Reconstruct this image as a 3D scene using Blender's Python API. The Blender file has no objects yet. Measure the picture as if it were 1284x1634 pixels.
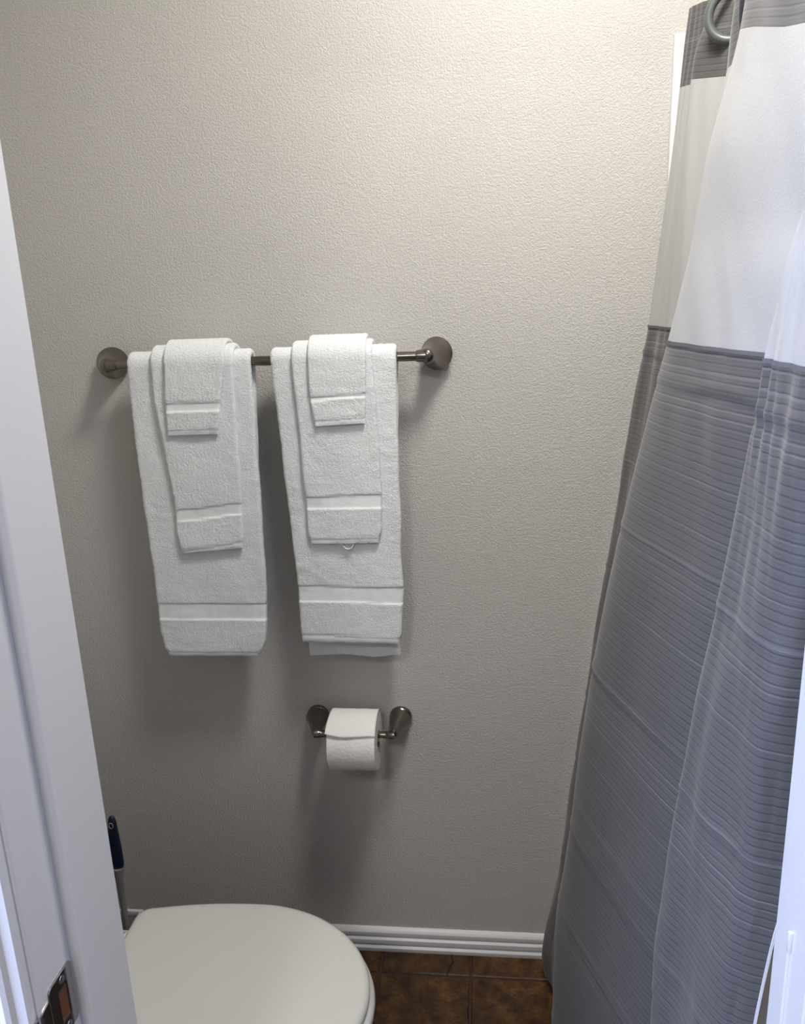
import bpy, bmesh, math, random
from mathutils import Vector, Matrix, noise
import mathutils
random.seed(7)
S = bpy.context.scene
COL = S.collection

# ------------------------------------------------------------------ camera
YAW, PITCH, ROLL, CD, CH, FPX = .1098, .2651, -.0385, 1.4808, 1.4268, 1280.
fw = Vector((-math.sin(YAW)*math.cos(PITCH), math.cos(YAW)*math.cos(PITCH), -math.sin(PITCH)))
rt = Vector((math.cos(YAW), math.sin(YAW), 0)); up = rt.cross(fw)
r2 = math.cos(ROLL)*rt + math.sin(ROLL)*up
u2 = -math.sin(ROLL)*rt + math.cos(ROLL)*up
cam_d = bpy.data.cameras.new('camera'); cam = bpy.data.objects.new('camera', cam_d); COL.objects.link(cam)
m = Matrix((r2, u2, -fw)).transposed().to_4x4(); m.translation = Vector((0, -CD, CH)); cam.matrix_world = m
cam_d.sensor_fit = 'VERTICAL'; cam_d.sensor_height = 24; cam_d.lens = 24*FPX/1634; cam_d.clip_start = .01
S.camera = cam
# ------------------------------------------------------------------ light
S.view_settings.view_transform = 'Standard'; S.view_settings.look = 'None'
S.view_settings.gamma = 1; S.view_settings.use_curve_mapping = False
S.view_settings.exposure = 0.54
W = bpy.data.worlds.new('world'); S.world = W; W.use_nodes = True
bg = W.node_tree.nodes['Background']; bg.inputs[0].default_value = (.62, .74, 1, 1); bg.inputs[1].default_value = .35

def area(name, loc, target, size, sy, power, color, shape='RECTANGLE'):
    l = bpy.data.lights.new(name, 'AREA'); l.shape = shape; l.size = size; l.size_y = sy
    l.energy = power; l.color = color
    o = bpy.data.objects.new(name, l); COL.objects.link(o); o.location = loc
    o.rotation_euler = (Vector(target)-Vector(loc)).to_track_quat('-Z', 'Y').to_euler()
    return o
LAMP = (.13, -.61, 2.36)
area('ceiling_lamp_light', (LAMP[0], LAMP[1], 2.335), (LAMP[0], LAMP[1], 0), .30, .30, 10.2, (1, .968, .918), 'DISK')
area('hall_window_daylight', (-1.46, -1.75, 1.45), (.2, -1.0, .95), .70, 1.05, 37, (.54, .65, 1))
area('hall_added_fill_light', (-.45, -2.3, 2.36), (-.45, -2.3, 0), .3, .3, 11.5, (1, .965, .92), 'DISK')  # added warm fill behind the camera, no fixture; lifts back wall and towel fronts

# ------------------------------------------------------------------ materials
def mat(name, col, rough=.5, metal=0, spec=.5, build=None):
    M = bpy.data.materials.new(name); M.use_nodes = True
    nt = M.node_tree; b = nt.nodes['Principled BSDF']
    b.inputs['Base Color'].default_value = (*col, 1); b.inputs['Roughness'].default_value = rough
    b.inputs['Metallic'].default_value = metal; b.inputs['Specular IOR Level'].default_value = spec
    if build: build(nt, b)
    return M
def N(nt, t, **k):
    n = nt.nodes.new(t)
    for a, v in k.items():
        if a.startswith('i_'): n.inputs[a[2:].replace('_', ' ')].default_value = v
        else: setattr(n, a, v)
    return n
def coords(nt, kind='Object'): return nt.nodes.new('ShaderNodeTexCoord').outputs[kind]
def noise_tex(nt, vec, scale, detail=3, rough=.5):
    n = N(nt, 'ShaderNodeTexNoise', i_Scale=scale, i_Detail=detail, i_Roughness=rough)
    nt.links.new(vec, n.inputs['Vector']); return n.outputs['Fac']
def bump(nt, b, h, strength, dist, prev=None):
    n = N(nt, 'ShaderNodeBump', i_Strength=strength, i_Distance=dist)
    nt.links.new(h, n.inputs['Height'])
    if prev: nt.links.new(prev, n.inputs['Normal'])
    nt.links.new(n.outputs[0], b.inputs['Normal']); return n.outputs[0]
def ramp(nt, fac, stops):
    r = nt.nodes.new('ShaderNodeValToRGB'); e = r.color_ramp.elements
    while len(e) < len(stops): e.new(.5)
    for i, (p, c) in enumerate(stops): e[i].position = p; e[i].color = (*c, 1)
    nt.links.new(fac, r.inputs[0]); return r.outputs[0]
def math_n(nt, op, a, b=None, c=None):
    n = N(nt, 'ShaderNodeMath', operation=op)
    for i, v in enumerate((a, b, c)):
        if v is None: continue
        if isinstance(v, (int, float)): n.inputs[i].default_value = v
        else: nt.links.new(v, n.inputs[i])
    return n.outputs[0]

def wall_b(nt, b):
    v = coords(nt)
    n1 = noise_tex(nt, v, 380, 2, .5)
    n2 = noise_tex(nt, v, 185, 2, .5)
    s = math_n(nt, 'SMOOTHSTEP' if False else 'ADD', math_n(nt, 'MULTIPLY', n1, .9), math_n(nt, 'MULTIPLY', n2, .7))
    h = ramp(nt, s, [(.66, (0, 0, 0)), (.92, (1, 1, 1))])
    bump(nt, b, h, .55, .0011)
    c = ramp(nt, noise_tex(nt, v, 3, 2), [(.3, (.562, .545, .515)), (.7, (.588, .570, .540))])
    nt.links.new(c, b.inputs['Base Color'])
M_wall = mat('textured_wall_paint', (.70, .67, .61), .62, build=wall_b, spec=.35)
def paint_b(nt, b):
    bump(nt, b, noise_tex(nt, coords(nt), 60, 3), .12, .001)
M_trim = mat('white_gloss_trim', (.72, .72, .73), .33, build=paint_b)
M_ceil = mat('ceiling_paint', (.78, .77, .74), .8)
M_surround = mat('white_shower_surround', (.66, .66, .66), .3)

def terry_b(nt, b):
    v = coords(nt, 'Object')
    n1 = noise_tex(nt, v, 620, 2, .6)
    n2 = noise_tex(nt, v, 260, 3, .6)
    at = N(nt, 'ShaderNodeAttribute', attribute_name='pile').outputs['Fac']
    s = math_n(nt, 'ADD', n1, math_n(nt, 'MULTIPLY', n2, 1.1))
    h = math_n(nt, 'MULTIPLY', s, math_n(nt, 'ADD', math_n(nt, 'MULTIPLY', at, .93), .07))
    bump(nt, b, h, .6, .0034)
    b.inputs['Sheen Weight'].default_value = .25
M_terry = mat('white_terry', (.87, .90, .91), .95, spec=.1, build=terry_b)
M_loop = mat('white_cotton_tape', (.8, .8, .8), .9, spec=.1)

def nickel_b(nt, b):
    v = coords(nt); mp = N(nt, 'ShaderNodeMapping'); mp.inputs['Scale'].default_value = (12, 400, 400)
    nt.links.new(v, mp.inputs[0])
    n = noise_tex(nt, mp.outputs[0], 3, 2)
    r = math_n(nt, 'ADD', math_n(nt, 'MULTIPLY', n, .14), .15); nt.links.new(r, b.inputs['Roughness'])
M_nickel = mat('brushed_nickel', (.22, .20, .178), .27, 1, build=nickel_b)
M_screw = mat('steel_screw', (.5, .5, .52), .3, 1)
M_chrome = mat('polished_plate', (.42, .41, .42), .16, 1)
M_hole = mat('bare_wood_recess', (.12, .045, .016), .7)

def tp_b(nt, b):
    v = coords(nt)
    vo = N(nt, 'ShaderNodeTexVoronoi', i_Scale=170.); nt.links.new(v, vo.inputs['Vector'])
    n = noise_tex(nt, v, 90, 3)
    bump(nt, b, math_n(nt, 'ADD', math_n(nt, 'MULTIPLY', vo.outputs['Distance'], .7), n), .45, .0018)
M_tp = mat('toilet_tissue', (.84, .82, .79), .95, spec=.05, build=tp_b)
M_card = mat('cardboard_core', (.35, .26, .17), .9)
M_lid = mat('toilet_seat_plastic', (.66, .655, .625), .28, build=lambda nt, b: bump(nt, b, noise_tex(nt, coords(nt), 4, 1), .05, .002))
M_porc = mat('porcelain', (.72, .72, .71), .12)
M_blue = mat('navy_plastic', (.006, .013, .04), .35)
M_white_pl = mat('white_plastic', (.6, .6, .62), .4)
M_clear = mat('grey_frosted_plastic', (.30, .285, .28), .3)
M_bristle = mat('bristles', (.02, .03, .07), .8)

def tile_b(nt, b):
    v = coords(nt)
    a = noise_tex(nt, v, 26, 6, .65); d = noise_tex(nt, v, 130, 4, .7); g = noise_tex(nt, v, 7, 3, .5)
    c1 = ramp(nt, a, [(.32, (.025, .011, .004)), (.5, (.088, .040, .011)), (.68, (.175, .088, .025))])
    c2 = ramp(nt, d, [(.35, (.35, .30, .25)), (.6, (1, 1, 1))])
    mx = N(nt, 'ShaderNodeMix', data_type='RGBA', blend_type='MULTIPLY'); mx.inputs[0].default_value = .75
    nt.links.new(c1, mx.inputs[6]); nt.links.new(c2, mx.inputs[7])
    c3 = ramp(nt, g, [(.35, (.60, .62, .55)), (.62, (1.1, 1.0, .9))])
    m2 = N(nt, 'ShaderNodeMix', data_type='RGBA', blend_type='MULTIPLY'); m2.inputs[0].default_value = .8
    nt.links.new(mx.outputs[2], m2.inputs[6]); nt.links.new(c3, m2.inputs[7])
    nt.links.new(m2.outputs[2], b.inputs['Base Color'])
    bump(nt, b, math_n(nt, 'ADD', a, d), .3, .001)
M_tile = mat('brown_ceramic_tile', (.2, .08, .02), .42, build=tile_b)
M_grout = mat('dark_grout', (.055, .028, .022), .95)

def cloth_mat(name, col, stripes, trans, see=0.):
    M = bpy.data.materials.new(name); M.use_nodes = True; nt = M.node_tree
    b = nt.nodes['Principled BSDF']; out = nt.nodes['Material Output']
    b.inputs['Roughness'].default_value = .55; b.inputs['Specular IOR Level'].default_value = .3
    b.inputs['Sheen Weight'].default_value = .2
    uv = N(nt, 'ShaderNodeUVMap', uv_map='UVMap').outputs[0]
    sep = nt.nodes.new('ShaderNodeSeparateXYZ'); nt.links.new(uv, sep.inputs[0])
    vv = sep.outputs[1]
    mp = N(nt, 'ShaderNodeMapping'); mp.inputs['Scale'].default_value = (14, 420, 1); nt.links.new(uv, mp.inputs[0])
    slub = noise_tex(nt, mp.outputs[0], 1, 3, .6)
    if not stripes: mp.inputs['Scale'].default_value = (300, 300, 1)
    if stripes:
        ph = math_n(nt, 'FRACT', math_n(nt, 'DIVIDE', vv, .0086))
        dark = math_n(nt, 'LESS_THAN', math_n(nt, 'ABSOLUTE', math_n(nt, 'SUBTRACT', ph, .5)), .085)
        mp2 = N(nt, 'ShaderNodeMapping'); mp2.inputs['Scale'].default_value = (.5, 75, 1); nt.links.new(uv, mp2.inputs[0])
        rnd = noise_tex(nt, mp2.outputs[0], 1, 2, .7)
        ph2 = math_n(nt, 'FRACT', math_n(nt, 'ADD', math_n(nt, 'DIVIDE', vv, .0086), .22))
        lt = math_n(nt, 'LESS_THAN', math_n(nt, 'ABSOLUTE', math_n(nt, 'SUBTRACT', ph2, .5)), .10)
        lt = math_n(nt, 'MULTIPLY', lt, math_n(nt, 'SMOOTH_MAX', math_n(nt, 'MULTIPLY', math_n(nt, 'SUBTRACT', rnd, .5), 5.0), .12, .05))
        # wider pale seams woven every 0.2 m
        ph3 = math_n(nt, 'FRACT', math_n(nt, 'DIVIDE', math_n(nt, 'SUBTRACT', vv, .035), .2))
        seam = math_n(nt, 'LESS_THAN', math_n(nt, 'ABSOLUTE', math_n(nt, 'SUBTRACT', ph3, .5)), .008)
        f = math_n(nt, 'SUBTRACT', 1., math_n(nt, 'MULTIPLY', dark, .36))
        f = math_n(nt, 'ADD', f, math_n(nt, 'MULTIPLY', lt, .75))
        f = math_n(nt, 'ADD', f, math_n(nt, 'MULTIPLY', seam, .45))
        f = math_n(nt, 'MULTIPLY', f, math_n(nt, 'ADD', .84, math_n(nt, 'MULTIPLY', slub, .32)))
    else:
        f = math_n(nt, 'ADD', .98, math_n(nt, 'MULTIPLY', slub, .04))
    vm = N(nt, 'ShaderNodeVectorMath', operation='SCALE'); vm.inputs[0].default_value = col
    nt.links.new(f, vm.inputs[3]); nt.links.new(vm.outputs[0], b.inputs['Base Color'])
    bump(nt, b, math_n(nt, 'ADD', slub, noise_tex(nt, coords(nt), 9, 2)), .15, .003)
    tr = nt.nodes.new('ShaderNodeBsdfTranslucent'); nt.links.new(vm.outputs[0], tr.inputs[0])
    mx = nt.nodes.new('ShaderNodeMixShader'); mx.inputs[0].default_value = trans
    nt.links.new(b.outputs[0], mx.inputs[1]); nt.links.new(tr.outputs[0], mx.inputs[2])
    last = mx.outputs[0]
    if see:
        tp = nt.nodes.new('ShaderNodeBsdfTransparent'); m2 = nt.nodes.new('ShaderNodeMixShader'); m2.inputs[0].default_value = see
        nt.links.new(last, m2.inputs[1]); nt.links.new(tp.outputs[0], m2.inputs[2]); last = m2.outputs[0]
    nt.links.new(last, out.inputs[0]); return M
M_cgrey = cloth_mat('grey_pinstripe_cloth', (.104, .101, .102), True, .08)
M_cwhite = cloth_mat('white_voile', (.60, .60, .59), False, .33, .04)
M_hem = mat('pale_hem_tape', (.75, .75, .78), .8)
M_hemdark = mat('dark_seam_tape', (.12, .12, .13), .8)
M_ring = mat('grey_plastic_ring', (.10, .112, .112), .3)
M_rod = mat('satin_steel_rod', (.55, .55, .55), .3, 1)
M_glass = mat('opal_diffuser', (.9, .9, .88), .3)
M_glass.node_tree.nodes['Principled BSDF'].inputs['Emission Color'].default_value = (1, .93, .82, 1)
M_glass.node_tree.nodes['Principled BSDF'].inputs['Emission Strength'].default_value = 4

# ------------------------------------------------------------------ helpers
def link(name, me, mats, parent=None):
    o = bpy.data.objects.new(name, me); COL.objects.link(o)
    for mm in (mats if isinstance(mats, (list, tuple)) else [mats]): me.materials.append(mm)
    if parent: o.parent = parent
    return o
def smooth(me, ang=None):
    for p in me.polygons: p.use_smooth = True
    if ang is not None: me.set_sharp_from_angle(angle=math.radians(ang))
def mesh(name, V, F, mats, parent=None, sm=True, ang=None, off=None):
    if off is not None: V = [(v[0]-off[0], v[1]-off[1], v[2]-off[2]) for v in V]
    me = bpy.data.meshes.new(name); me.from_pydata(V, [], F); me.validate()
    bm = bmesh.new(); bm.from_mesh(me); bmesh.ops.recalc_face_normals(bm, faces=bm.faces); bm.to_mesh(me); bm.free()
    if sm: smooth(me, ang)
    return link(name, me, mats, parent)
def thing(name, label, cat, loc, group=None):
    o = bpy.data.objects.new(name, None); COL.objects.link(o); o.location = loc; o.empty_display_size = .05
    o['label'] = label; o['category'] = cat
    if group: o['group'] = group
    return o
def box_vf(x0, x1, y0, y1, z0, z1):
    V = [(x, y, z) for x in (x0, x1) for y in (y0, y1) for z in (z0, z1)]
    F = [(0, 1, 3, 2), (4, 6, 7, 5), (0, 4, 5, 1), (2, 3, 7, 6), (0, 2, 6, 4), (1, 5, 7, 3)]
    return V, F
def boxes(name, bl, mats, parent=None, bev=0, off=None, seg=2):
    bm = bmesh.new()
    for b in bl:
        V, F = box_vf(*b[:6])
        vs = [bm.verts.new(v if off is None else (v[0]-off[0], v[1]-off[1], v[2]-off[2])) for v in V]
        for f in F: bm.faces.new([vs[i] for i in f])
    if bev: bmesh.ops.bevel(bm, geom=list(bm.edges), offset=bev, segments=seg, affect='EDGES', profile=.5)
    bmesh.ops.recalc_face_normals(bm, faces=bm.faces)
    me = bpy.data.meshes.new(name); bm.to_mesh(me); bm.free()
    if bev: smooth(me, 35)
    return link(name, me, mats, parent)
def loft(name, rings, mats, parent=None, closed=True, caps=True, off=None, ang=40):
    V = []; F = []; n = len(rings[0])
    for r in rings: V += [tuple(p) for p in r]
    for i in range(len(rings)-1):
        for j in range(n if closed else n-1):
            k = (j+1) % n
            F.append((i*n+j, i*n+k, (i+1)*n+k, (i+1)*n+j))
    if caps and closed:
        F.append(tuple(range(n))[::-1]); F.append(tuple((len(rings)-1)*n+j for j in range(n)))
    return mesh(name, V, F, mats, parent, True, ang, off)
def circ(c, axis, r, n=28, ref=None):
    a = Vector(axis).normalized()
    e = Vector(ref) if ref else (Vector((0, 0, 1)) if abs(a.z) < .9 else Vector((1, 0, 0)))
    u = (e - a*e.dot(a)).normalized(); v = a.cross(u); c = Vector(c)
    return [c + u*(r*math.cos(2*math.pi*i/n)) + v*(r*math.sin(2*math.pi*i/n)) for i in range(n)]
def lathe(name, base, axis, prof, mats, parent=None, n=36, ang=40, off=None):
    b = Vector(base); a = Vector(axis).normalized()
    return loft(name, [circ(b+a*d, a, max(r, 1e-5), n) for d, r in prof], mats, parent, ang=ang, off=off)
def prism(name, prof, z0, z1, mats, parent=None, ang=30, off=None):
    return loft(name, [[(x, y, z0) for x, y in prof], [(x, y, z1) for x, y in prof]], mats, parent, ang=ang, off=off)
def struct(o): o['kind'] = 'structure'; return o
def lerp(t, tab):            # piecewise linear table lookup, tab sorted ascending in key
    if t <= tab[0][0]: return tab[0][1]
    for (a, x), (b, y) in zip(tab, tab[1:]):
        if t <= b: return x + (y-x)*(t-a)/(b-a)
    return tab[-1][1]

# ------------------------------------------------------------------ room shell
LX, RX, DY0, DY1, CZ = -.93, 1.16, -.88, -.998, 2.44      # left wall, right wall, inner and hall faces of the door wall
HX0, HX1, HY = -1.5, 1.4, -4.0
def wall(name, *b): return struct(boxes(name, [b], M_wall))
wall('wall_back', LX-.1, RX+.1, 0, .1, 0, CZ)
wall('wall_left', LX-.1, LX, DY0, 0, 0, CZ)
wall('wall_right', RX, RX+.1, DY0, 0, 0, CZ)
struct(boxes('wall_front', [(HX0, -.372, DY1, DY0, 0, CZ), (.265, HX1, DY1, DY0, 0, CZ), (-.372, .265, DY1, DY0, 2.05, CZ)], M_wall))
struct(boxes('ceiling', [(HX0-.1, HX1+.1, HY-.1, .1, CZ, CZ+.08)], M_ceil))
# the hallway the doorway opens from, daylit by a window in its left wall
WY0, WY1 = -2.15, -1.35
struct(boxes('wall_hall_left', [(HX0-.1, HX0, HY, WY0, 0, CZ), (HX0-.1, HX0, WY1, DY1, 0, CZ), (HX0-.1, HX0, WY0, WY1, 0, .9), (HX0-.1, HX0, WY0, WY1, 2.0, CZ)], M_wall))
struct(boxes('wall_hall_right', [(HX1, HX1+.1, HY, DY1, 0, CZ)], M_wall))
struct(boxes('wall_hall_back', [(HX0, HX1, HY-.1, HY, 0, CZ)], M_wall))
struct(boxes('window_1', [(HX0-.06, HX0-.02, WY0, WY0+.05, .9, 2.0), (HX0-.06, HX0-.02, WY1-.05, WY1, .9, 2.0), (HX0-.06, HX0-.02, WY0+.05, WY1-.05, .9, .95),
    (HX0-.06, HX0-.02, WY0+.05, WY1-.05, 1.95, 2.0), (HX0-.06, HX0-.02, WY0+.05, WY1-.05, 1.44, 1.46)], M_trim))

# floor: grout bed and individually bevelled tiles in one mesh
def build_floor():
    bm = bmesh.new(); T, G = .1975, .0055
    X0, Y0 = -.0465, -.0700        # joint positions measured from the walls
    def tilebox(x0, x1, y0, y1, poly=None):
        vs = poly or [(x0, y0), (x1, y0), (x1, y1), (x0, y1)]
        b = [bm.verts.new((x, y, -.008)) for x, y in vs]
        cx = sum(p[0] for p in vs)/len(vs); cy = sum(p[1] for p in vs)/len(vs)
        w = [bm.verts.new((x, y, -.0022)) for x, y in vs]
        t = [bm.verts.new((x-math.copysign(.002, x-cx), y-math.copysign(.002, y-cy), 0)) for x, y in vs]
        n = len(vs)
        for i in range(n):
            j = (i+1) % n
            bm.faces.new((b[i], b[j], w[j], w[i])); bm.faces.new((w[i], w[j], t[j], t[i]))
        bm.faces.new(t)
    i0, i1 = int((HX0-X0)/T)-1, int((HX1-X0)/T)+1
    for i in range(i0, i1+1):
        x0, x1 = X0+i*T+G/2, X0+(i+1)*T-G/2
        x0, x1 = max(x0, HX0), min(x1, HX1)
        if x1-x0 < .01: continue
        yt = 0.
        for k in range(0, 21):
            y1 = 0 if k == 0 else Y0-(k-1)*T-G/2
            y0 = Y0+G/2 if k == 0 else Y0-k*T+G/2
            y0 = max(y0, HY)
            if y1-y0 < .01: continue
            if k == 0 and i == -1:      # cut course by the wall: one long piece with a crack across it
                cx = -.088
                tilebox(0, 0, 0, 0, [(x0, y0), (cx-.010, y0), (cx+.001, -.036), (cx-.006, y1), (x0, y1)])
                tilebox(0, 0, 0, 0, [(cx-.008, y0), (x1, y0), (x1, y1), (cx-.004, y1), (cx+.003, -.036)])
            else: tilebox(x0, x1, y0, y1)
    nf = len(bm.faces)
    vs = [bm.verts.new(p) for p in ((HX0, HY, -.0035), (HX1, HY, -.0035), (HX1, 0, -.0035), (HX0, 0, -.0035))]
    g = bm.faces.new(vs)
    vs2 = [bm.verts.new(p) for p in ((HX0, HY, -.05), (HX1, HY, -.05), (HX1, 0, -.05), (HX0, 0, -.05))]
    g2 = bm.faces.new(vs2[::-1]); gf = [g, g2]
    for i in range(4): gf.append(bm.faces.new((vs[i], vs2[i], vs2[(i+1) % 4], vs[(i+1) % 4])))
    for f in gf: f.material_index = 1
    bm.normal_update()
    me = bpy.data.meshes.new('floor'); bm.to_mesh(me); bm.free()
    return struct(link('floor', me, [M_tile, M_grout]))
build_floor()

# baseboards: moulded profile, d = distance off the wall, z
bp = [(0, 0), (.0135, 0), (.0145, .004), (.0145, .010), (.0120, .013), (.0105, .0145), (.0105, .019), (.0125, .021), (.0125, .030), (.0105, .0325),
      (.0080, .0345), (.0080, .0385), (.0100, .0405), (.0100, .0475), (.0075, .0520), (.0030, .0560), (0, .0565)]
struct(loft('baseboard_back', [[(x, -d, z) for d, z in bp] for x in (LX, .36)], M_trim, ang=25))
struct(loft('baseboard_left', [[(LX+d, y, z) for d, z in bp] for y in (DY0, -.0145)], M_trim, ang=25))

# door frame: jambs with stops, head, hall-side and bath-side casings
ZH = 2.03
struct(prism('trim_1', [(-.372, DY1), (-.3625, DY1), (-.361, DY1+.0015), (-.361, -.949), (-.3535, -.949), (-.351, -.948), (-.350, -.9465), (-.350, DY0-.0015+.003), (-.3515, DY0), (-.372, DY0)], 0, ZH, M_trim, ang=20))
J1 = bpy.data.objects['trim_1']
struct(prism('trim_2', [(.265, DY1), (.2555, DY1), (.254, DY1+.0015), (.254, -.948), (.2445, -.948), (.243, -.9465), (.243, DY0-.0015), (.2445, DY0), (.265, DY0)], 0, ZH, M_trim, ang=20))
struct(boxes('trim_3', [(-.372, .265, DY1, DY0, ZH, ZH+.02), (-.35, .243, -.948, DY0, ZH-.011, ZH)], M_trim))
def casing(name, x_in, sgn, y_face, ys):
    # d measured outward from the opening, t proud of the wall
    pr = [(0, 0), (0, .007), (.002, .0085), (.010, .0095), (.013, .0125), (.017, .0140), (.021, .0125), (.0235, .0115), (.034, .0125), (.038, .0155), (.044, .0175), (.052, .0180), (.056, .0165), (.058, .013), (.058, 0)]
    return struct(prism(name, [(x_in+sgn*d, y_face+ys*t) for d, t in pr], 0, ZH+.055, M_trim, ang=24))
casing('trim_4', -.3645, -1, DY1, -1)
casing('trim_5', .2575, 1, DY1, -1)
struct(boxes('trim_6', [(-.4225, .3155, DY1-.018, DY1, ZH+.005, ZH+.063)], M_trim, bev=.002))
# hairline joint and painted catch on the right jamb
cb = struct(boxes('trim_7', [(.2408, .2431, -.9145, -.9125, .08, .905)], M_trim, bev=.0004))
struct(boxes('trim_8', [(.2400, .2432, -.9165, -.9120, .895, .915)], M_trim, bev=.001))

# strike plate (part of the left jamb): flat plate, curled lip, latch opening and screws
SPZ0, SPZ1 = .829, .889
xf = -.361
def strike():
    t = .0016; bm = bmesh.new()
    y_in, y_out = -.9515, -.9865
    outer = []
    def arc(cy, cz, r, a0, a1):
        return [(cy+r*math.cos(math.radians(a0+(a1-a0)*k/5)), cz+r*math.sin(math.radians(a0+(a1-a0)*k/5))) for k in range(6)]
    r = .004
    outer = arc(y_in-r, SPZ1-r, r, 0, 90)+arc(y_out+r, SPZ1-r, r, 90, 180)+arc(y_out+r, SPZ0+r, r, 180, 270)+arc(y_in-r, SPZ0+r, r, 270, 360)
    hy0, hy1, hz0, hz1 = -.9745, -.9605, .843, .876
    hole = arc(hy1-.001, hz1-.001, .001, 0, 90)+arc(hy0+.001, hz1-.001, .001, 90, 180)+arc(hy0+.001, hz0+.001, .001, 180, 270)+arc(hy1-.001, hz0+.001, .001, 270, 360)
    n = len(outer)
    L = []
    for x, ring in ((xf, outer), (xf+t*.6, outer), (xf+t, [((y-(y_in+y_out)/2)*.975+(y_in+y_out)/2, (z-(SPZ0+SPZ1)/2)*.985+(SPZ0+SPZ1)/2) for y, z in outer]), (xf+t, hole), (xf, hole)):
        L.append([bm.verts.new((x, y, z)) for y, z in ring])
    for a, b in zip(L, L[1:]):
        for j in range(n): bm.faces.new((a[j], a[(j+1) % n], b[(j+1) % n], b[j]))
    bmesh.ops.recalc_face_normals(bm, faces=bm.faces)
    me = bpy.data.meshes.new('strike_plate'); bm.to_mesh(me); bm.free(); smooth(me, 35)
    sp = link('strike_plate', me, M_chrome, J1)
    sp['label'] = 'polished steel strike plate'
    # lip: strip carried past the jamb edge and curled away
    path = [(y_out+.003, xf+t*.7), (DY1+.003, xf+t*.8), (DY1-.002, xf+t*.6), (DY1-.0055, xf-.0012), (DY1-.0075, xf-.0045)]
    rings = []
    for k, (y, x) in enumerate(path):
        hz = .0215 - .0016*k
        zc = (SPZ0+SPZ1)/2
        rings.append([(x, y, zc-hz), (x-.0014, y+.0005, zc-hz), (x-.0014, y+.0005, zc+hz), (x, y, zc+hz)])
    loft('lip', rings, M_chrome, sp, ang=50)
    boxes('latch_recess', [(xf-.0008, xf+.0004, hy0, hy1, hz0, hz1)], M_hole, sp)
    for z in (SPZ1-.0065, SPZ0+.0065):
        sc = lathe('screw', (xf+.0012, -.967, z), (1, 0, 0), [(0, .0036), (.0008, .0034), (.0011, .0022), (.0011, 0)], M_screw, sp, 20)
strike()

# shower: pan, wall panels and edge trims
struct(boxes('trim_9', [(.327, RX, -.006, 0, .12, 1.80)], M_surround, bev=.002))
fl = struct(boxes('trim_10', [(.303, .328, -.010, 0, .0, 1.812)], M_surround, bev=.004))
struct(boxes('trim_11', [(RX-.006, RX, DY0, -.006, .12, 1.80)], M_surround))
def pan():
    t = thing('shower_pan', 'white shower base with raised curb behind the grey and white curtain', 'shower', (.74, -.44, 0))
    o = (.74, -.44, 0)
    boxes('curb', [(.335, .41, DY0+.002, -.011, 0, .12)], M_surround, t, bev=.012, off=o, seg=3)
    boxes('basin', [(.41, RX-.006, DY0+.002, -.011, 0, .045)], M_surround, t, bev=.004, off=o)
    lathe('drain', (.78, -.44, .045), (0, 0, 1), [(0, .05), (.002, .05), (.003, .045), (.003, 0)], M_rod, t, off=o)
pan()

# ------------------------------------------------------------------ ceiling light
cl = thing('ceiling_light', 'round ceiling light above the toilet compartment', 'ceiling light', (LAMP[0], LAMP[1], CZ))
lathe('canopy', (0, 0, 0), (0, 0, -1), [(0, .15), (.03, .15), (.034, .145), (.034, 0)], M_rod, cl)
lathe('diffuser', (0, 0, -.034), (0, 0, -1), [(0, .135), (.02, .132), (.045, .11), (.06, .07), (.066, 0)], M_glass, cl)

# ------------------------------------------------------------------ towel bar
BZ, BY = 1.3215, -.065
BXL, BXR = -.699, -.089
tb = thing('towel_bar', 'long brushed nickel towel bar with round rosettes holding six white towels', 'towel bar', (-.394, 0, BZ))
TO = (-.394, 0, BZ)
lathe('bar', (BXL+.016, BY, BZ), (1, 0, 0), [(0, .006), (0, .0085), (.578, .0085), (.578, .006)], M_nickel, tb, off=TO)
def post(cx, cz, sgn, to, parent, R, reach, neck, r_end):
    # rosette (stepped dome) then a tapering post with a rounded knuckle
    ro = lathe('rosette', (cx, 0, cz), (0, -1, 0), [(0, R*.94), (.0015, R), (.006, R), (.0085, R*.93), (.010, R*.86), (.0125, R*.80), (.016, R*.66), (.019, neck*1.15)], M_nickel, parent, 44, off=to)
    d0 = Vector((cx, -.014, cz)); d1 = Vector((to[0] if False else cx, -reach, cz))
    return ro
for sx, cx in ((-1, BXL), (1, BXR)):
    post(cx, BZ, sx, TO, tb, .0268, .065, .015, .011)
    c0 = cx
    p0 = Vector((cx, -.012, BZ)); p1 = Vector((cx-sx*.0135, BY, BZ)); e = (p1-p0).normalized(); rings = []
    for k in range(15):
        t = k/14; rings.append(circ(p0.lerp(p1, t), e, max(.0, .0165*(1-t)**1.9)+.0134, 32))
    for k in range(1, 8):
        a = math.pi/2*k/7; rings.append(circ(p1+e*(.0105*math.sin(a)), e, max(.0134*math.cos(a)**.7, .0001), 32))
    loft('post', rings, M_nickel, tb, off=TO, ang=60)
    lathe('collar', (p1.x-sx*.002, BY, BZ), (-sx, 0, 0), [(0, .0112), (.0125, .0108), (.0165, .0103), (.0175, .0092), (.0175, .005)], M_nickel, tb, 32, off=TO)

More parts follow.
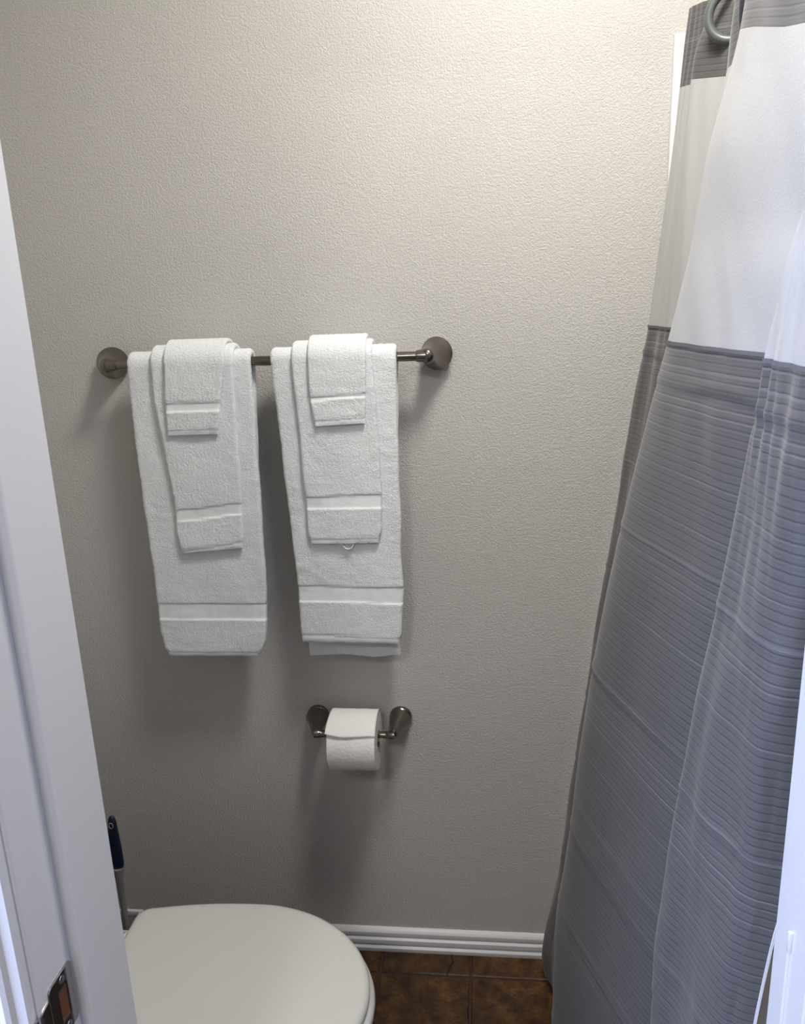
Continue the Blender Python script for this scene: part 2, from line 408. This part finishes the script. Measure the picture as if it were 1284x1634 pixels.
# ------------------------------------------------------------------ towels
def towel(name, label, group, inner_r, T, tabL, tabR, zb, zback, bands, hem_h, seed, backtabs=None, skew=0.):
    """A folded towel draped over the bar: a thick slab swept along the path front-bottom -> over the bar -> back-bottom."""
    rc = inner_r + T/2
    lz = BZ
    path = []            # (y, z, ny, nz, side) centre line with outward normal; side +1 front
    step = .0036
    n1 = int((lz-zb)/step)
    for i in range(n1+1): path.append((BY-rc, zb+(lz-zb)*i/n1, -1, 0, 1))
    na = 16
    for i in range(1, na):
        a = math.pi*i/na; path.append((BY-rc*math.cos(a), lz+rc*math.sin(a), -math.cos(a), math.sin(a), 0))
    n2 = int((lz-zback)/(step*1.6))
    for i in range(n2+1): path.append((BY+rc, lz-(lz-zback)*i/n2, 1, 0, -1))
    NF, NE, NB = 56, 8, 26
    V = []; F = []; pile = []
    rings = []
    cxm = (lerp(lz, tabL)+lerp(lz, tabR))/2
    for (y, z, ny, nz, side) in path:
        if side == 1: xl, xr = lerp(z, tabL), lerp(z, tabR)
        elif side == 0: xl, xr = lerp(lz, tabL), lerp(lz, tabR); 
        else:
            xl, xr = (lerp(lz, tabL), lerp(lz, tabR)); 
            if not backtabs: backtabs = (lerp(zb+.02, tabL)+.008, lerp(zb+.02, tabR)-.012)
            if backtabs: xl = xl+(backtabs[0]-xl)*min(1, (lz-z)/(lz-zback)); xr = xr+(backtabs[1]-xr)*min(1, (lz-z)/(lz-zback))
        # edge wobble
        xl += .0018*(noise.noise(Vector((seed, z*14, side*3.)))) ; xr += .0018*(noise.noise(Vector((seed+9, z*14, side*3.))))
        zend = zb if side == 1 else zback
        t = T
        e = z-zend
        if side != 0 and e < .012: t = T*(.62+.38*math.sqrt(max(0, e/.012)))
        band = 0.
        if side == 1:
            for (b0, b1) in bands:
                if b0 < z < b1: band = 1.
        w = xr-xl; h = t/2; cx = (xl+xr)/2
        ring = []
        for j in range(NF+1):
            s = -1+2*j/NF; ring.append((cx+s*(w/2-h), h, 1))
        for j in range(1, NE):
            a = math.pi/2-math.pi*j/NE; ring.append((cx+(w/2-h)+h*math.cos(a), h*math.sin(a), 1))
        for j in range(NB+1):
            s = 1-2*j/NB; ring.append((cx+s*(w/2-h), -h, 0))
        for j in range(1, NE):
            a = -math.pi/2-math.pi*j/NE; ring.append((cx-(w/2-h)+h*math.cos(a), h*math.sin(a), 1))
        rv = []
        for (x, dn, fr) in ring:
            q = Vector((x*1., y+dn*ny, z)); 
            am = 0.; pl = 1.
            if side == 1:
                am = .0016*noise.noise(Vector((x*22+seed, z*13, 0))) + .0008*noise.noise(Vector((x*60+seed, z*60, 5)))
                terr = .0011*noise.noise(Vector((x*260+seed*3, z*260, dn*200)))
                hemz = zend + hem_h + .001*noise.noise(Vector((x*30, seed, 0)))
                sl = skew*(x-cx)
                zz = z - sl - .0012*noise.noise(Vector((x*25, seed, 2)))
                pl = 1.
                for (b0, b1) in bands:
                    k = min(1, max(0, (zz-b0)/.0015))*min(1, max(0, (b1-zz)/.0015))
                    if k > 0: pl = min(pl, 1-.93*k); terr *= 1-.9*k; am -= .0010*k*(1 if dn > 0 else 0)
                    # raised cord at the lower edge of the flat band
                    am += .0007*math.exp(-((zz-b0+.0012)/.0011)**2)*(1 if dn > 0 else 0)
                if zz-zend < hem_h:
                    pl = min(pl, .35); terr *= .4
                am -= .0016*math.exp(-((zz-zend-hem_h)/.0012)**2)*(1 if dn > 0 else 0)
                am += terr
                # side fold: a shallow groove shows the stacked layers on the edge
                ex = abs(x-cx)-(w/2-h)
                if ex > 0: am -= .0022*math.exp(-((dn)/(h*.22))**2)
            elif side == 0: am = .0008*noise.noise(Vector((x*200+seed, z*200, y*200)))
            dz = skew*(x-cx)*max(0, 1-(z-zend)/.12) if side == 1 else 0
            if side == -1 and e < .06: dz = .010*noise.noise(Vector((x*16+seed, 3, 0)))*(1-e/.06)
            o = h and (dn/h)
            rv.append((x + (am*.6*math.copysign(1, x-cx) if abs(x-cx) > (w/2-h) else 0), y+dn*ny+am*ny*o, z+dn*nz+am*nz*o+dz)); pile.append(pl)
        rings.append(rv)
    n = len(rings[0])
    for r in rings: V += r
    for i in range(len(rings)-1):
        for j in range(n):
            k = (j+1) % n; F.append((i*n+j, i*n+k, (i+1)*n+k, (i+1)*n+j))
    # closed ends
    for base in (0, (len(rings)-1)*n):
        cN = len(V)
        idx = list(range(base, base+n))
        F.append(tuple(idx))
    off = (cxm, BY, BZ)
    o = mesh(name, V, F, M_terry, off=off, ang=70); o.location = off
    a = o.data.attributes.new('pile', 'FLOAT', 'POINT'); a.data.foreach_set('value', pile)
    o['label'] = label; o['category'] = 'towel'; o['group'] = group
    return o
G1, G2, G3 = 'bath towels on the bar', 'hand towels on the bar', 'washcloths on the bar'
r0 = .0088
Tb, Th, Tw = .0140, .0100, .0085
tl = towel('bath_towel', 'large white bath towel hanging on the left half of the towel bar', G1, r0, Tb,
    [(.757, -.628), (.775, -.635), (.806, -.639), (.872, -.638), (1.084, -.642), (1.281, -.642), (1.337, -.638)],
    [(.757, -.446), (.775, -.435), (.79, -.430), (.84, -.423), (.885, -.419), (1.069, -.416), (1.242, -.412), (1.337, -.413)],
    .757, .775, [(.834, .868)], .009, 1.3)
tr = towel('bath_towel', 'large white bath towel on the right, its back layer peeking below the hem', G1, r0, Tb,
    [(.787, -.357), (.808, -.359), (.903, -.358), (1.185, -.371), (1.338, -.378)],
    [(.787, -.169), (.81, -.164), (.885, -.158), (1.181, -.157), (1.337, -.155)],
    .787, .747, [(.870, .903)], .014, 5.1, backtabs=(-.352, -.172), skew=-.02)
hl = towel('hand_towel', 'folded white hand towel over the left bath towel, hem slanting up to the right', G2, r0+Tb+.0004, Th,
    [(.975, -.571), (1.013, -.578), (1.074, -.576), (1.259, -.592), (1.347, -.591)],
    [(.975, -.456), (.998, -.451), (1.072, -.448), (1.244, -.443), (1.348, -.441)],
    .978, 1.10, [(1.040, 1.063)], .007, 8.7, skew=.08)
hr = towel('hand_towel', 'folded white hand towel over the right bath towel, small loop below its hem', G2, r0+Tb+.0004, Th,
    [(.99, -.325), (1.012, -.329), (1.071, -.329), (1.208, -.333), (1.348, -.337)],
    [(.99, -.198), (1.011, -.192), (1.081, -.189), (1.238, -.191), (1.346, -.197)],
    .990, 1.09, [(1.056, 1.081)], .009, 12.2, skew=.01)
wl = towel('washcloth', 'small folded white washcloth, topmost towel of the left stack', G3, r0+Tb+Th+.0008, Tw,
    [(1.198, -.571), (1.26, -.568), (1.351, -.560)], [(1.198, -.477), (1.257, -.467), (1.348, -.448)],
    1.198, 1.22, [(1.239, 1.2565)], .009, 15.9, skew=.01)
wr = towel('washcloth', 'small folded white washcloth, topmost towel of the right stack', G3, r0+Tb+Th+.0008, Tw,
    [(1.209, -.300), (1.253, -.306), (1.358, -.306)], [(1.209, -.211), (1.257, -.208), (1.357, -.203)],
    1.2105, 1.23, [(1.2555, 1.2625)], .010, 19.4, skew=.035)
# hanging loop under the right hand towel
lc = []
off = hr.location
for i in range(15):
    a = math.pi*i/14
    c = Vector((-.2555-.0105*math.cos(a), BY-r0-Tb-Th/2-.001, .991-.0125*math.sin(a)))
    tan = Vector((.0105*math.sin(a), 0, -.0125*math.cos(a))).normalized()
    lc.append([c-off+tan.cross(Vector((0, 1, 0)))*(.0011*math.cos(t))+Vector((0, .0018*math.sin(t), 0)) for t in [k*math.pi/4 for k in range(8)]])
loft('hanging_loop', lc, M_loop, hr)

# ------------------------------------------------------------------ toilet paper holder and roll
PZ, PY = .585, -.075
PXL, PXR = -.3557, -.1826
th = thing('toilet_paper_holder', 'brushed nickel toilet paper holder with two round rosettes below the towels', 'toilet paper holder', ((PXL+PXR)/2, 0, PZ))
PO = ((PXL+PXR)/2, 0, PZ)
for sx, cx in ((-1, PXL), (1, PXR)):
    post(cx, PZ, sx, PO, th, .0232, .075, .013, .008)
    # arm leans inwards and forwards from the rosette to a pivot
    p0 = Vector((cx, -.014, PZ)); p1 = Vector((cx-sx*.010, PY, PZ))
    rings = []
    for k in range(13):
        t = k/12; c = p0.lerp(p1, t); r = .0140*(1-t)**1.3+.0094
        if k == 12: r = .0085
        rings.append(circ(c, (p1-p0), r, 28))
    e = (p1-p0).normalized()
    rings += [circ(p1+e*.004, e, .0045, 28), circ(p1+e*.0055, e, .0001, 28)]
    loft('arm', rings, M_nickel, th, off=PO)
    lathe('pivot', (cx-sx*.004, PY, PZ), (-sx, 0, 0), [(0, .004), (.0015, .0082), (.013, .0086), (.0145, .0078), (.016, .0072), (.020, .0072), (.020, .004)], M_nickel, th, 28, off=PO)
lathe('roller', (PXL+.012, PY, PZ), (1, 0, 0), [(0, .004), (.0005, .0068), (PXR-PXL-.0245, .0068), (PXR-PXL-.024, .004)], M_nickel, th, 24, off=PO)
RX0, RX1, RR = -.3145, -.2205, .0585
RZ = PZ-.0115
roll = thing('toilet_paper_roll', 'white toilet paper roll with a loose sheet folded over its front', 'toilet paper', ((RX0+RX1)/2, PY, RZ))
RO = ((RX0+RX1)/2, PY, RZ)
def annulus():
    rings = []
    for x, r in ((RX0, .0195), (RX0, .045), (RX0, RR-.001), (RX0+.001, RR)):
        rings.append(circ((x, PY, RZ), (1, 0, 0), r, 72))
    for k in range(1, 14):
        x = RX0+.001+(RX1-RX0-.002)*k/14
        rings.append([p + Vector((0, (p.y-PY)/RR, (p.z-RZ)/RR))*(.0007*noise.noise(p*40)) for p in circ((x, PY, RZ), (1, 0, 0), RR, 72)])
    for x, r in ((RX1-.001, RR), (RX1, RR-.001), (RX1, .045), (RX1, .0195)): rings.append(circ((x, PY, RZ), (1, 0, 0), r, 72))
    rings.append(rings[0])
    return loft('paper', rings, M_tp, roll, caps=False, off=RO)
annulus()
core = [circ((RX0-.0003, PY, RZ), (1, 0, 0), .0182, 40), circ((RX0-.0003, PY, RZ), (1, 0, 0), .0195, 40), circ((RX1+.0003, PY, RZ), (1, 0, 0), .0195, 40), circ((RX1+.0003, PY, RZ), (1, 0, 0), .0182, 40)]
core.append(core[0]); loft('core', core, M_card, roll, caps=False, off=RO)
# loose sheet lapped over the front: angle measured from straight back over the top towards the front
V = []; F = []; nu, nv = 26, 34
for i in range(nv+1):
    for j in range(nu+1):
        u = j/nu; t = i/nv
        endang = math.radians(146 + 5*math.exp(-u*3.2)*-1+2*math.sin(u*5))
        a = math.radians(40)+(endang-math.radians(40))*t
        lift = .0012 + .0065*max(0, (t-.55)/.45)**2*(.35+.65*(1-u)**1.3) + .0005*noise.noise(Vector((u*6, t*7, 0)))
        r = RR+lift
        x = RX0-.0035*max(0, (t-.4)/.6)*(1-u)+(RX1-RX0)*u + .001
        V.append((x, PY+r*math.cos(a), RZ+r*math.sin(a)))
for i in range(nv):
    for j in range(nu): F.append((i*(nu+1)+j, i*(nu+1)+j+1, (i+1)*(nu+1)+j+1, (i+1)*(nu+1)+j))
sh = mesh('loose_sheet', V, F, M_tp, roll, off=RO)
so = sh.modifiers.new('thick', 'SOLIDIFY'); so.thickness = .0006; so.offset = 0

# ------------------------------------------------------------------ toilet
TY = -.511
to = thing('toilet', 'white toilet with closed lid beside the left door frame', 'toilet', (-.45, TY, 0))
OO = (-.45, TY, 0)
def outline(scale=1., xf_=-.187, xb=-.618, hw=.183, hb=.163, cr=.026, n=40):
    """D-shaped toilet seat outline, front towards +x, in absolute coordinates, list counter-clockwise."""
    xc = -.405; a = xf_-xc; pts = []
    half = []
    for i in range(n+1):
        t = math.pi/2*i/n; half.append((xc+a*math.cos(t), hw*math.sin(t)))
    # taper to the back
    for i in range(1, 10):
        t = i/10; x = xc+(xb+cr-xc)*t; half.append((x, hw+(hb-hw)*(t**2.1)))
    for i in range(0, 9):
        t = math.pi/2*i/8; half.append((xb+cr-cr*math.sin(t), hb-cr+cr*math.cos(t)))
    full = half + [(x, -y) for x, y in reversed(half[1:])]
    cxm = (xf_+xb)/2
    return [(cxm+(x-cxm)*scale, TY+y*scale) for x, y in full]
def inset(pts, d):
    cxm = (max(p[0] for p in pts)+min(p[0] for p in pts))/2
    hx = (max(p[0] for p in pts)-min(p[0] for p in pts))/2; hy = (max(p[1] for p in pts)-min(p[1] for p in pts))/2
    return [(cxm+(x-cxm)*(1-d/hx), TY+(y-TY)*(1-d/hy)) for x, y in pts]
def inset_old(pts, d):
    n = len(pts); res = []
    for i in range(n):
        p = Vector(pts[i-1]); q = Vector(pts[(i+1) % n]); t = (q-p); 
        if t.length < 1e-9: res.append(pts[i]); continue
        t.normalize(); nn = Vector((-t.y, t.x)); res.append((pts[i][0]+nn.x*d, pts[i][1]+nn.y*d))
    return res
base_o = outline()
def slab(name, prof, out, m_, parent):
    # prof: (inset, z)
    rings = [[(x, y, z) for x, y in inset(out, d)] for d, z in prof]
    return loft(name, rings, m_, parent, off=OO, ang=50)
slab('lid', [(.010, .383), (.002, .3835), (0, .386), (-.0005, .391), (.001, .396), (.005, .3995), (.010, .4012), (.02, .4020), (.05, .4026), (.09, .4030)], base_o, M_lid, to)
slab('seat', [(.004, .360), (-.002, .361), (-.006, .365), (-.0075, .370), (-.006, .376), (-.001, .3805), (.006, .3822)], base_o, M_lid, to)
def bowl():
    rings = []
    # (z, front x, back x, half width)
    for z, xf_, xb, hw in ((0, -.30, -.70, .095), (.03, -.305, -.70, .092), (.08, -.315, -.70, .082), (.14, -.31, -.70, .082), (.20, -.28, -.70, .105),
                           (.26, -.235, -.70, .142), (.31, -.200, -.70, .168), (.345, -.184, -.70, .180), (.356, -.182, -.70, .182), (.3598, -.190, -.70, .176)):
        c = (xf_+xb)/2; a = (xf_-xb)/2; r = []
        for k in range(56):
            t = 2*math.pi*k/56; ct, st = math.cos(t), math.sin(t)
            ex = 1 if ct > 0 else .55
            r.append((c+a*math.copysign(abs(ct)**ex, ct), TY+hw*math.copysign(abs(st)**(.9), st), z))
        rings.append(r)
    return loft('bowl', rings, M_porc, to, off=OO)
bowl()
boxes('tank', [(-.915, -.725, TY-.19, TY+.19, .34, .70)], M_porc, to, bev=.02, off=OO, seg=4)
boxes('tank_lid', [(-.922, -.718, TY-.197, TY+.197, .70, .735)], M_porc, to, bev=.01, off=OO, seg=3)
lathe('flush_lever', (-.718, TY-.13, .65), (1, 0, 0), [(0, .012), (.006, .012), (.010, .008), (.010, 0)], M_chrome, to, off=OO)
for s in (-1, 1):
    lathe('hinge', (-.645, TY+s*.07-.02, .378), (0, 1, 0), [(0, .006), (.001, .010), (.039, .010), (.04, .006)], M_lid, to, 20, off=OO)

# ------------------------------------------------------------------ toilet brush in its caddy
cdx, cdy = -.762, -.183
cd = thing('brush_caddy', 'white plastic toilet brush caddy on the floor behind the toilet lid', 'brush holder', (cdx, cdy, 0))
CO = (cdx, cdy, 0)
w = .038; v = .028; wt = .003
boxes('box_wall', [(cdx-w, cdx-w+wt, cdy-v, cdy+v, .004, .197), (cdx+w-wt, cdx+w, cdy-v, cdy+v, .004, .197), (cdx-w, cdx+w, cdy+v-wt, cdy+v, .004, .197),
    (cdx-w, cdx+w, cdy-v, cdy-v+wt, .004, .197), (cdx-w, cdx+w, cdy-v, cdy+v, 0, .006)], M_clear, cd, bev=.0008, off=CO)
q = .004
boxes('rim', [(cdx-w-q, cdx+w+q, cdy-v-q, cdy-v+.003, .197, .212), (cdx-w-q, cdx+w+q, cdy+v-.003, cdy+v+q, .197, .212),
    (cdx-w-q, cdx-w+.003, cdy-v+.003, cdy+v-.003, .197, .212), (cdx+w-.003, cdx+w+q, cdy-v+.003, cdy+v-.003, .197, .212)], M_white_pl, cd, bev=.002, off=CO)
bx, by = -.7455, -.183
br = thing('toilet_brush', 'toilet brush with navy blue handle standing in the white caddy', 'toilet brush', (bx, by, .006))
BO = (bx, by, .006)
rings = []
for z, r_x, r_y in ((.340, .0100, .007), (.342, .0138, .009), (.350, .0150, .010), (.370, .0143, .0098), (.40, .0122, .0088), (.425, .0102, .0076), (.445, .0085, .0066), (.453, .0068, .005), (.4575, .0042, .003), (.459, .0004, .0004)):
    rings.append([(bx+.004*(z-.34)/.12+r_x*math.cos(t), by+r_y*math.sin(t), z) for t in [2*math.pi*k/28 for k in range(28)]])
hd = loft('handle', rings, M_blue, br, off=BO, ang=60)
lp = []
hc = Vector((bx+.0040, by-.0072, .441))
for i in range(20):
    a = 2*math.pi*i/20; lp.append(circ(hc+Vector((.0042*math.cos(a), 0, .0058*math.sin(a))), Vector((-math.sin(a), 0, math.cos(a))), .0009, 8, ref=(0, 1, 0)))
lp.append(lp[0]); e_ = loft('eyelet', lp, M_clear, hd, caps=False, off=BO)
lathe('shaft', (bx+.001, by, .10), (0, 0, 1), [(0, .0048), (.10, .0055), (.215, .0075), (.232, .0120), (.241, .0128), (.2415, 0)], M_clear, br, 24, off=BO)
lathe('brush_head', (bx+.001, by, .008), (0, 0, 1), [(0, .012), (.006, .013), (.03, .0155), (.10, .0155), (.135, .012), (.15, .006)], M_bristle, br, 32, off=BO)

# ------------------------------------------------------------------ shower curtain
# fold lines: plan depth y and the sideways position x as a function of height z
ctab = [
 (-.018, [(0, .135), (.1, .130), (.6, .190), (1.0, .240), (1.36, .292), (1.6, .314), (1.73, .316), (1.84, .328)]),
 (-.045, [(0, .122), (.056, .112), (.105, .114), (.3, .145), (.6, .178), (1.0, .226), (1.36, .278), (1.6, .303), (1.73, .3145), (1.84, .326)]),
 (-.070, [(0, .115), (.056, .103), (.105, .107), (.262, .136), (.411, .152), (.621, .173), (.766, .193), (.916, .209), (1.057, .229), (1.235, .250), (1.36, .271), (1.518, .291), (1.648, .310), (1.726, .322), (1.84, .332)]),
 (-.105, [(0, .125), (.1, .118), (.5, .170), (1.0, .228), (1.36, .278), (1.6, .308), (1.69, .328), (1.84, .343)]),
 (-.150, [(0, .13), (.1, .128), (.5, .182), (1.0, .236), (1.36, .281), (1.518, .292), (1.60, .297), (1.714, .304), (1.742, .316), (1.766, .326), (1.84, .338)]),
 (-.195, [(0, .155), (.1, .152), (.5, .200), (1.0, .252), (1.36, .296), (1.60, .322), (1.714, .333), (1.84, .350)]),
 (-.235, [(0, .165), (.1, .160), (.5, .208), (1.0, .262), (1.36, .306), (1.60, .336), (1.714, .349), (1.84, .358)]),
 (-.310, [(0, .160), (.1, .155), (.5, .198), (1.0, .252), (1.36, .296), (1.60, .318), (1.714, .328), (1.84, .335)]),
 (-.380, [(0, .130), (.1, .128), (.5, .155), (1.0, .212), (1.36, .252), (1.50, .262), (1.583, .273), (1.625, .283), (1.666, .288), (1.714, .290), (1.84, .302)]),
 (-.425, [(0, .105), (.1, .103), (.48, .108), (1.0, .172), (1.36, .233), (1.50, .256), (1.60, .272), (1.69, .298), (1.84, .312)]),
 (-.470, [(0, .078), (.1, .082), (.322, .092), (.48, .094), (.647, .110), (.85, .128), (1.034, .152), (1.162, .176), (1.281, .202), (1.36, .219), (1.463, .240), (1.564, .252), (1.64, .271), (1.694, .280), (1.84, .300)]),
 (-.600, None),
 (-.700, None),
 (-.728, None),
 (-.740, [(0, .155), (.1, .158), (.3, .165), (.625, .175), (.739, .176), (.859, .184), (.971, .197), (1.054, .207), (1.171, .223), (1.249, .232), (1.323, .240), (1.359, .245), (1.45, .256), (1.484, .265), (1.6, .276), (1.84, .298)]),
 (-.770, None),
 (-.800, [(0, .175), (.3, .182), (.6, .190), (.8, .197), (1.041, .210), (1.103, .216), (1.163, .223), (1.231, .234), (1.306, .241), (1.355, .244), (1.41, .250), (1.6, .268), (1.84, .290)]),
 (-.840, [(0, .185), (.3, .192), (.6, .198), (.754, .207), (.885, .218), (1.013, .220), (1.157, .229), (1.286, .237), (1.41, .248), (1.6, .268), (1.84, .290)]),
 (-.860, [(0, .200), (.5, .209), (.754, .216), (.808, .220), (.885, .229), (.95, .231), (1.013, .230), (1.072, .231), (1.157, .243), (1.231, .246), (1.36, .258), (1.6, .28), (1.84, .30)]),
 (-.866, [(0, .225), (.6, .232), (.764, .2385), (.841, .2455), (.879, .2495), (1.0, .275), (1.3, .30), (1.84, .325)]),
]
ZT = 1.84
def col_x(j, z):
    y, tab = ctab[j]
    if tab: return lerp(z, tab)
    if j == 12: return lerp(z, ctab[14][1])*1.054+.004
    if j == 13: return lerp(z, ctab[14][1])+.036
    if j == 11:
        return (col_x(10, z)*.10+col_x(12, z)*.13)/.23*1.0 - .006
    if j == 15: return lerp(z, ctab[14][1])*.55+lerp(z, ctab[16][1])*.45-.001
def smooth_x(j, z):
    s = 0.; wsum = 0.
    for k, w_ in ((-2, 1), (-1, 3), (0, 4), (1, 3), (2, 1)):
        s += w_*col_x(j, max(0, min(ZT, z+k*.014))); wsum += w_
    return s/wsum
def catmull(P, per):
    res = []
    for i in range(len(P)-1):
        p1, p2 = P[i], P[i+1]; p0 = P[i-1] if i else p1*2-p2; p3 = P[i+2] if i+2 < len(P) else p2*2-p1
        def tj(ti, a, b): return ti+max(1e-4, (b-a).length)**.5
        t0 = 0; t1 = tj(t0, p0, p1); t2 = tj(t1, p1, p2); t3 = tj(t2, p2, p3)
        for k in range(per):
            t = t1+(t2-t1)*k/per
            A1 = p0*((t1-t)/(t1-t0))+p1*((t-t0)/(t1-t0)); A2 = p1*((t2-t)/(t2-t1))+p2*((t-t1)/(t2-t1)); A3 = p2*((t3-t)/(t3-t2))+p3*((t-t2)/(t3-t2))
            B1 = A1*((t2-t)/(t2-t0))+A2*((t-t0)/(t2-t0)); B2 = A2*((t3-t)/(t3-t1))+A3*((t-t1)/(t3-t1))
            res.append(B1*((t2-t)/(t2-t1))+B2*((t-t1)/(t2-t1)))
    res.append(P[-1]); return res
PER = 12
def crow(z, vz, extra=0.):
    P = [Vector((smooth_x(j, z), ctab[j][0])) for j in range(len(ctab))]
    c = catmull(P, PER)
    for it in range(60):
        d_ = [c[i] if (i < 14.6*PER and it > 1) or i in (0, len(c)-1) else (c[i-1]+c[i]*2+c[i+1])/4 for i in range(len(c))]; c = d_
    n = len(c); out = []
    for i, p in enumerate(c):
        a = c[max(0, i-1)]; b = c[min(n-1, i+1)]; t = (b-a).normalized(); nn = Vector((t.y, -t.x))   # points into the room (-x)
        s = i/PER
        d = 0.
        low = max(0, min(1, (1.36-z)/.25))
        # soft packing creases: tucks that run across at regular heights, only in the grey panel
        for zc, am in ((1.318, .0016), (1.135, .0010), (.935, .0014), (.68, .0014), (.545, .0016), (.33, .001)):
            zz = z-zc-.006*noise.noise(Vector((s*1.1, zc*9, 0)))
            kk = .35+.65*max(0, min(1, noise.noise(Vector((s*.9+zc*7, zc*3, 4)))+.6))
            d += am*kk*(math.exp(-(zz/.0045)**2) - .8*math.exp(-((zz+.011)/.006)**2))
        d += low*.0030*noise.noise(Vector((s*1.0, z*5.5, 3)))+low*.0010*noise.noise(Vector((s*2.0+z*4, z*14, 8)))
        d += (1-low)*(.004*noise.noise(Vector((s*2.2+z*3, z*3.5, 6)))+(.006*abs(noise.noise(Vector((s*1.5+z*9, z*2.2, 16)))) if s > 9.5 else 0)*min(1, max(0, s-9.5)))
        # knee-like dents down the near folds
        if s > 14:
            d += .005*noise.noise(Vector((s*.8+z*5, z*6.5, 12)))*low*min(1, (s-14)/1.5)*(1 if s < 18.2 else .35)
        if s < 3: d += .004*low*noise.noise(Vector((s*.4, z*9, 21)))
        d += extra
        edge = min(1, i/6, (n-1-i)/6); 
        out.append(Vector((p.x+nn.x*d, p.y+nn.y*d*edge, vz)))
    return out
def zt_border(y): return .10*y*1.0
def cloth(name, z0f, z1f, nz, m_, parent, holes=(), extra=0., uvz=True):
    """panel between heights z0f(y) and z1f(y)"""
    rows = []
    ys = None
    V = []; F = []; UV = []
    # precompute per-column heights by sampling each column separately
    grid = []
    for i in range(nz+1):
        t = i/nz
        zmid = (z0f(-.4)*(1-t)+z1f(-.4)*t)
        row = crow(min(ZT, zmid), zmid, extra)
        # arc length for the weave
        u = 0; prev = None; rr = []
        for p in row:
            if prev is not None: u += (Vector((p.x, p.y))-prev).length
            prev = Vector((p.x, p.y))
            z = z0f(p.y)*(1-t)+z1f(p.y)*t
            rr.append((p.x, p.y, z, u, zmid))
        grid.append(rr)
    n = len(grid[0])
    # re-evaluate x at the true height by interpolating between rows (keeps tilted hems on the same folds)
    for i in range(nz+1):
        for j in range(n):
            x, y, z, u, zm = grid[i][j]; V.append((x, y, z)); UV.append((u, zm))
    for i in range(nz):
        for j in range(n-1):
            cx = (V[i*n+j][0]+V[(i+1)*n+j+1][0])/2; cy = (V[i*n+j][1]+V[(i+1)*n+j+1][1])/2; cz = (V[i*n+j][2]+V[(i+1)*n+j+1][2])/2
            if any((Vector((cx, cy, cz))-h).length < r for h, r in holes): continue
            F.append((i*n+j, i*n+j+1, (i+1)*n+j+1, (i+1)*n+j))
    off = (.28, -.44, 0)
    me = bpy.data.meshes.new(name); me.from_pydata([(a-off[0], b-off[1], c) for a, b, c in V], [], F)
    uvl = me.uv_layers.new(name='UVMap')
    for lp_ in me.loops: uvl.data[lp_.index].uv = UV[lp_.vertex_index]
    smooth(me)
    return link(name, me, m_, parent), grid
sc = thing('shower_curtain', 'grey and white pinstriped shower curtain hanging in deep folds beside the back wall', 'shower curtain', (.28, -.44, 0))
ring1 = Vector((.3410, -.2020, 1.7800)); ring2 = Vector((.2900, -.440, 1.7330))
ZB = lambda y: 1.361
TBT = [(-.88, 1.645), (-.74, 1.628), (-.6, 1.656), (-.52, 1.679), (-.47, 1.690), (-.425, 1.678), (-.38, 1.668), (-.30, 1.684), (-.15, 1.713), (-.04, 1.726), (0, 1.727)]
ZTB = lambda y: lerp(y, TBT)
ZTT = lambda y: lerp(y, TBT)+.112
ZBOT = lambda y: .022+.02*max(0, 1+y*6)*0
lowp, g_low = cloth('striped_panel', ZBOT, ZB, 260, M_cgrey, sc)
midp, g_mid = cloth('sheer_panel', ZB, ZTB, 70, M_cwhite, sc)
topp, g_top = cloth('header_band', ZTB, ZTT, 44, M_cgrey, sc)
lowp['label'] = 'grey pinstriped lower panel'; midp['label'] = 'sheer white panel'; topp['label'] = 'grey pinstriped header band'
# seam tape where the white panel meets the grey one
seam, _ = cloth('seam', lambda y: 1.3575, lambda y: 1.3615, 2, M_hemdark, sc, extra=.0012)
# pale turned hem down the near edge
hv = []
for i, row in enumerate(g_low):
    x, y, z, u, zm = row[-1]
    hv.append([(x-.001, y-.001, z), (x+.0012, y-.0012, z), (x+.0012, y+.0012, z), (x-.001, y+.001, z)])
loft('side_hem', hv, M_hem, sc, off=(.28, -.44, 0))
# grommet rings: torus with an outer flange
def ring(c, nrm, R=.0325, r=.0062):
    c = Vector(c); a = Vector(nrm).normalized(); rings = []
    uu = (Vector((0, 0, 1))-a*a.z).normalized(); vv = a.cross(uu)
    for i in range(48):
        t = 2*math.pi*i/48; d = uu*math.cos(t)+vv*math.sin(t)
        rings.append([c-Vector((.28, -.44, 0))+d*(R+r*math.cos(p))+a*(r*.9*math.sin(p)) for p in [2*math.pi*k/16 for k in range(16)]])
    rings.append(rings[0]); return loft('ring', rings, M_ring, sc, caps=False)
ring(ring1, (-.35, -.93, .05))
ring(ring2, (-.93, .30, .02))
# rod through the rings
ra = Vector((.380, -.002, 1.772)); rb = Vector((.345, DY0+.002, 1.772))
rod = thing('curtain_rod', 'round steel shower curtain rod above the curtain folds', 'curtain rod', (.32, -.44, 1.772))
RDO = (.32, -.44, 1.772)
L_ = (rb-ra).length
lathe('tube', ra, rb-ra, [(0, .0105), (L_, .0105)], M_rod, rod, 28, off=RDO)
lathe('end_cap', ra, rb-ra, [(0, .016), (.02, .015), (.024, .012)], M_rod, rod, 28, off=RDO)
lathe('end_cap', rb, ra-rb, [(0, .016), (.02, .015), (.024, .012)], M_rod, rod, 28, off=RDO)
